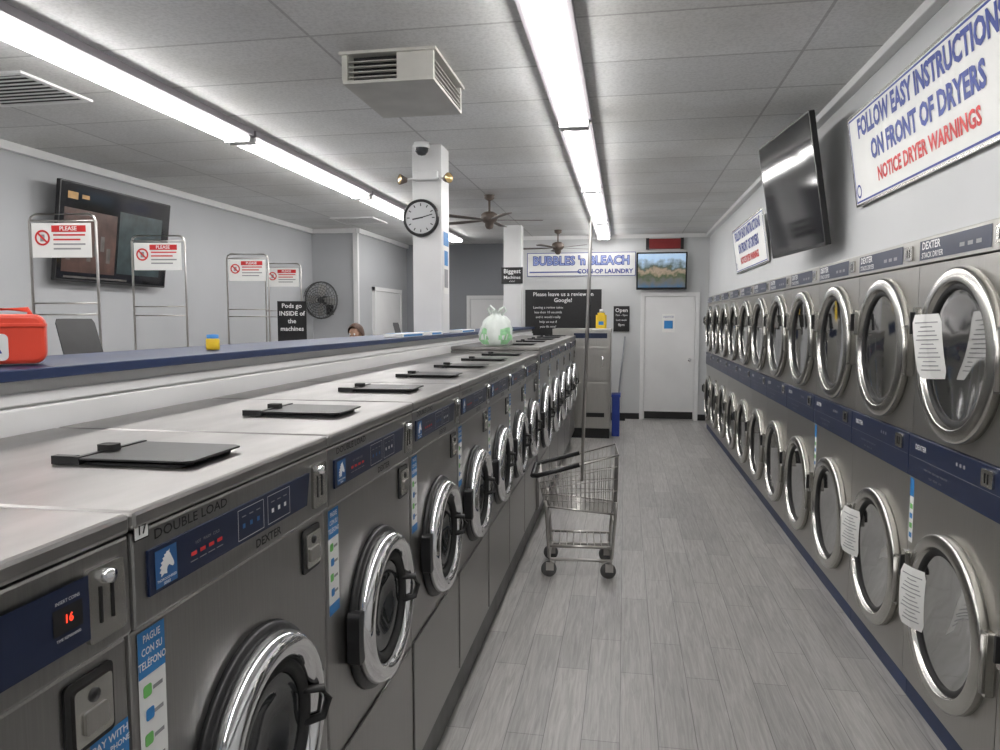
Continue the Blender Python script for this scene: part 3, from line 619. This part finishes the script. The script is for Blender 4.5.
# ------------------------------------------------------------------ wall fan
t=thing('wall_fan','round metal cage fan mounted in the left back corner','fan',(-4.53,10.35,1.95),R(-8))
q=MB(); F=FR()
for k in range(7): r=.27*(k+1)/7; q.tube([(r*math.cos(a*2*PI/28),-.06-.05*(1-(r/.27)**2),r*math.sin(a*2*PI/28)) for a in range(28)],.004,fanm,5,closed=True)
for k in range(24):
    a=2*PI*k/24; q.tube([(f*math.cos(a),-.06-.05*(1-(f/.27)**2),f*math.sin(a)) for f in (.03,.12,.2,.27)]+[(.27*math.cos(a),.05,.27*math.sin(a)),(.08*math.cos(a),.10,.08*math.sin(a))],.003,fanm,4)
q.tube([(.275*math.cos(a*2*PI/28),0,.275*math.sin(a*2*PI/28)) for a in range(28)],.013,fanm,6,closed=True)
q.build('cage',t)
for k in range(4):
    M=F@Matrix.Rotation(k*PI/2,4,'Z'); MB().prism([(.04,-.02),(.12,-.07),(.23,-.08),(.24,.02),(.14,.05),(.04,.03)],-.003,.003,dsteel,M@Matrix.Rotation(R(18),4,'X')).build('blade',t)
MB().lathe([(.0005,.05),(.04,.045),(.05,.0),(.07,-.03),(.07,-.15),(.0005,-.16)],black,F,20).build('motor',t)
MB().tube([(0,.14,0),(0,.22,-.06),(0,.24,-.10)],.018,black).box(-.06,.06,.235,.25,-.22,.0,black).build('wall_bracket',t)
# ------------------------------------------------------------------ small things
t=thing('plastic_bag','knotted white and green plastic shopping bag on top of the washers','bag',(-1.0,5.63,PL+1.271))
vs=[]; n=48; pr=[(.001,0),(.08,0),(.110,.015),(.126,.05),(.128,.09),(.122,.14),(.10,.19),(.07,.225),(.04,.24),(.03,.26),(.05,.28)]
for i in range(n):
    a=2*PI*i/n
    for j,(r,z) in enumerate(pr):
        rr=r*(1+.09*math.sin(5*a+j)+.06*math.sin(11*a-j*2)+.03*math.sin(17*a+j)); vs.append((rr*math.cos(a),rr*.78*math.sin(a),z+.008*math.sin(7*a)*(j>3)))
k=len(pr)
bagmb=MB(); bagmb.add(vs,[(i*k+j,((i+1)%n)*k+j,((i+1)%n)*k+j+1,i*k+j+1) for i in range(n) for j in range(k-1)],bag,True)
for q_ in range(len(bagmb.f)):
    i,j=divmod(q_,k-1)
    if 2<=j<=4 and (i%12) in ((3,4,5,6,7),(2,3,5,7,8),(3,4,5,6,7))[j-2]: bagmb.m[q_]=palegreen
bagmb.build('bag_body',t)
MB().tube([(-.05,0,.24),(-.07,.0,.29),(-.05,.01,.315),(-.02,0,.29),(-.01,0,.24)],.010,bag,6).build('handle',t)
MB().tube([(.01,0,.24),(.03,-.01,.29),(.06,0,.305),(.075,.01,.28),(.04,0,.24)],.010,bag,6).build('handle',t)
t=thing('detergent_bottle','yellow detergent bottle standing on the stainless cabinet','bottle',(-.33,10.25,1.533))
MB().rr(0,0,.15,.09,.03,0,.19,yellow).rr(0,0,.10,.06,.025,.19,.22,yellow).build('bottle_body',t)
MB().lathe([(.0005,.27),(.025,.27),(.028,.22),(.0005,.22)],trimw,None,16).build('cap',t)
MB().rect(-.035,.035,.05,.10,bluepl,FR(0,0,-.046)).build('label_patch',t)
t=thing('detergent_tub','rounded coral red plastic tub on the blue capped half wall','tub',(-1.51,1.56,CAPZ+.002),R(40))
MB().rr(0,.064,.165,.122,.026,-.055,.055,coral,FR()).build('body',t,.010)
MB().rr(0,.098,.168,.010,.004,-.058,.058,coral,FR()).build('rim',t,.002)
MB().tube([(-.05,0,.122),(-.045,0,.137),(.045,0,.137),(.05,0,.122)],.007,coral,8).build('handle',t)
MB().rr(-.025,.045,.06,.065,.012,0,.0015,whitep,FR(0,0,-.0552)).text('A',.045,-.025,.045,bluep,FR(0,0,-.0572),bold=.03).build('label_patch',t)
t=thing('small_jar','tiny yellow jar with blue lid on the blue capped half wall','jar',(-1.50,2.45,CAPZ+.002))
MB().lathe([(.0005,0),(.022,0),(.024,.006),(.024,.036),(.020,.044)],yellow,None,20).build('jar_body',t)
MB().lathe([(.021,.042),(.021,.056),(.0005,.058)],bluepl,None,20).build('lid',t)
for i,(y,l) in enumerate(((4.6,.5),(5.2,.34),(6.3,.55))):
    tag(MB().box(-.06,.06,-l/2,l/2,0,.022,whitep).box(-.0605,-.02,-l/2+.02,l/2-.02,.0222,.0228,bluepl).box(.0602,.061,-l/2+.03,l/2-.05,.003,.016,bluepl).build('leaflet_stack',loc=(-1.43,y,CAPZ+.002)),['white and blue leaflets on the half wall before the near column','short stack of leaflets on the half wall beside the near column','long stack of leaflets on the half wall beyond the near column'][i],'leaflets','leaflets on the half wall')
# ------------------------------------------------------------------ person
def skinned(name,pts,edges,m,parent=None):
    me=bpy.data.meshes.new(name); me.from_pydata([p[:3] for p in pts],edges,[]); me.materials.append(m)
    o=bpy.data.objects.new(name,me); C.objects.link(o); o.parent=parent
    sk=o.modifiers.new('s','SKIN'); sk.use_smooth_shade=True
    for i,p in enumerate(pts): me.skin_vertices[0].data[i].radius=(p[3],p[4] if len(p)>4 else p[3])
    me.skin_vertices[0].data[0].use_root=True
    sb=o.modifiers.new('d','SUBSURF'); sb.levels=2; sb.render_levels=2
    return o
def person():
    t=thing('person','person with brown hair standing behind the half wall, only the head top showing','person',(-3.08,8.0,0),R(-12))
    P=[(0,0,.80,.13,.10),(0,0,.95,.11,.09),(0,0,1.10,.13,.095),(0,.0,1.23,.11,.07),(0,.0,1.285,.045),(0,-.01,1.33,.055),(0,-.012,1.385,.070,.082),(0,-.005,1.44,.074,.088),(0,0,1.475,.05,.06)]
    E=[(i,i+1) for i in range(8)]
    for s in (-1,1):
        b=len(P); P+=[(s*.15,0,1.215,.045),(s*.20,.01,.98,.036),(s*.21,-.05,.78,.026),(s*.21,-.065,.71,.030,.016)]; E+=[(3,b),(b,b+1),(b+1,b+2),(b+2,b+3)]
        for k in range(4): c=len(P); P+=[(s*.21,-.09+.018*k,.665,.008),(s*.205,-.095+.018*k,.635-.005*(k%2),.007)]; E+=[(b+3,c),(c,c+1)]
        c=len(P); P+=[(s*.195,-.10,.70,.009),(s*.19,-.118,.675,.008)]; E+=[(b+3,c),(c,c+1)]
        b=len(P); P+=[(s*.085,0,.72,.085),(s*.09,-.005,.42,.055),(s*.09,.01,.09,.036),(s*.09,-.03,.04,.035),(s*.09,-.13,.032,.030)]; E+=[(0,b),(b,b+1),(b+1,b+2),(b+2,b+3),(b+3,b+4)]
    body=skinned('body',P,E,skin,t)
    Q=[(0,0,.86,.145,.115),(0,0,.98,.13,.105),(0,0,1.10,.145,.11),(0,0,1.23,.12,.082),(0,0,1.262,.06)]; E=[(0,1),(1,2),(2,3),(3,4)]
    for s in (-1,1): b=len(Q); Q+=[(s*.155,0,1.22,.058),(s*.19,.005,1.05,.050)]; E+=[(3,b),(b,b+1)]
    skinned('shirt',Q,E,shirt,t)
    Q=[(0,0,.86,.14,.11),(0,0,.80,.14,.11)]; E=[(0,1)]
    for s in (-1,1): b=len(Q); Q+=[(s*.085,0,.70,.095),(s*.09,-.005,.42,.066),(s*.09,.01,.12,.055)]; E+=[(1,b),(b,b+1),(b+1,b+2)]
    skinned('trousers',Q,E,jeans,t)
    vs=[];fs=[];n=28;m=12
    for i in range(n):
        a=2*PI*i/n; front=max(0,-math.sin(a)); mx=R(125)-R(72)*front**.8
        for j in range(m+1):
            ph=mx*j/m; rx,ry,rz=.088,.104,.104
            vs.append((rx*math.sin(ph)*math.cos(a),.002+ry*math.sin(ph)*math.sin(a),1.425+rz*math.cos(ph)-(.05*(j/m)**2 if math.sin(a)>.2 else 0)))
    for i in range(n):
        for j in range(m): fs.append((i*(m+1)+j,i*(m+1)+j+1,((i+1)%n)*(m+1)+j+1,((i+1)%n)*(m+1)+j))
    MB().add(vs,fs,hair,True).build('hair',t)
    e=MB()
    for s in (-1,1): e.lathe([(.0005,.012),(.008,.009),(.012,0),(.008,-.009),(.0005,-.012)],tw,FR(s*.030,1.405,-.082),12).lathe([(.0005,.016),(.005,.013),(.006,.008)],black,FR(s*.030,1.405,-.082),10)
    e.build('eyes',t)
    MB().prism([(-.010,0),(.010,0),(.004,.045),(-.004,.045)],0,.02,skin,FR(0,1.365,-.082)).build('nose',t)
    MB().rr(0,0,.045,.010,.004,0,.006,red,FR(0,1.34,-.078)).build('mouth',t)
    t.scale=(1.05,1.05,1.06)
person()
# ------------------------------------------------------------------ world, camera
w=bpy.data.worlds.new('w'); S.world=w; w.use_nodes=True; w.node_tree.nodes['Background'].inputs[0].default_value=(.8,.85,1,1); w.node_tree.nodes['Background'].inputs[1].default_value=.05
cam=bpy.data.cameras.new('camera'); co=bpy.data.objects.new('camera',cam); C.objects.link(co); co.location=(0,0,CAMH)
co.rotation_euler=(R(90-4.4),0,R(9.8)); cam.sensor_width=36; cam.lens=26; cam.clip_start=.02; S.camera=co
S.view_settings.view_transform='Standard'; S.view_settings.look='None'; S.view_settings.exposure=0
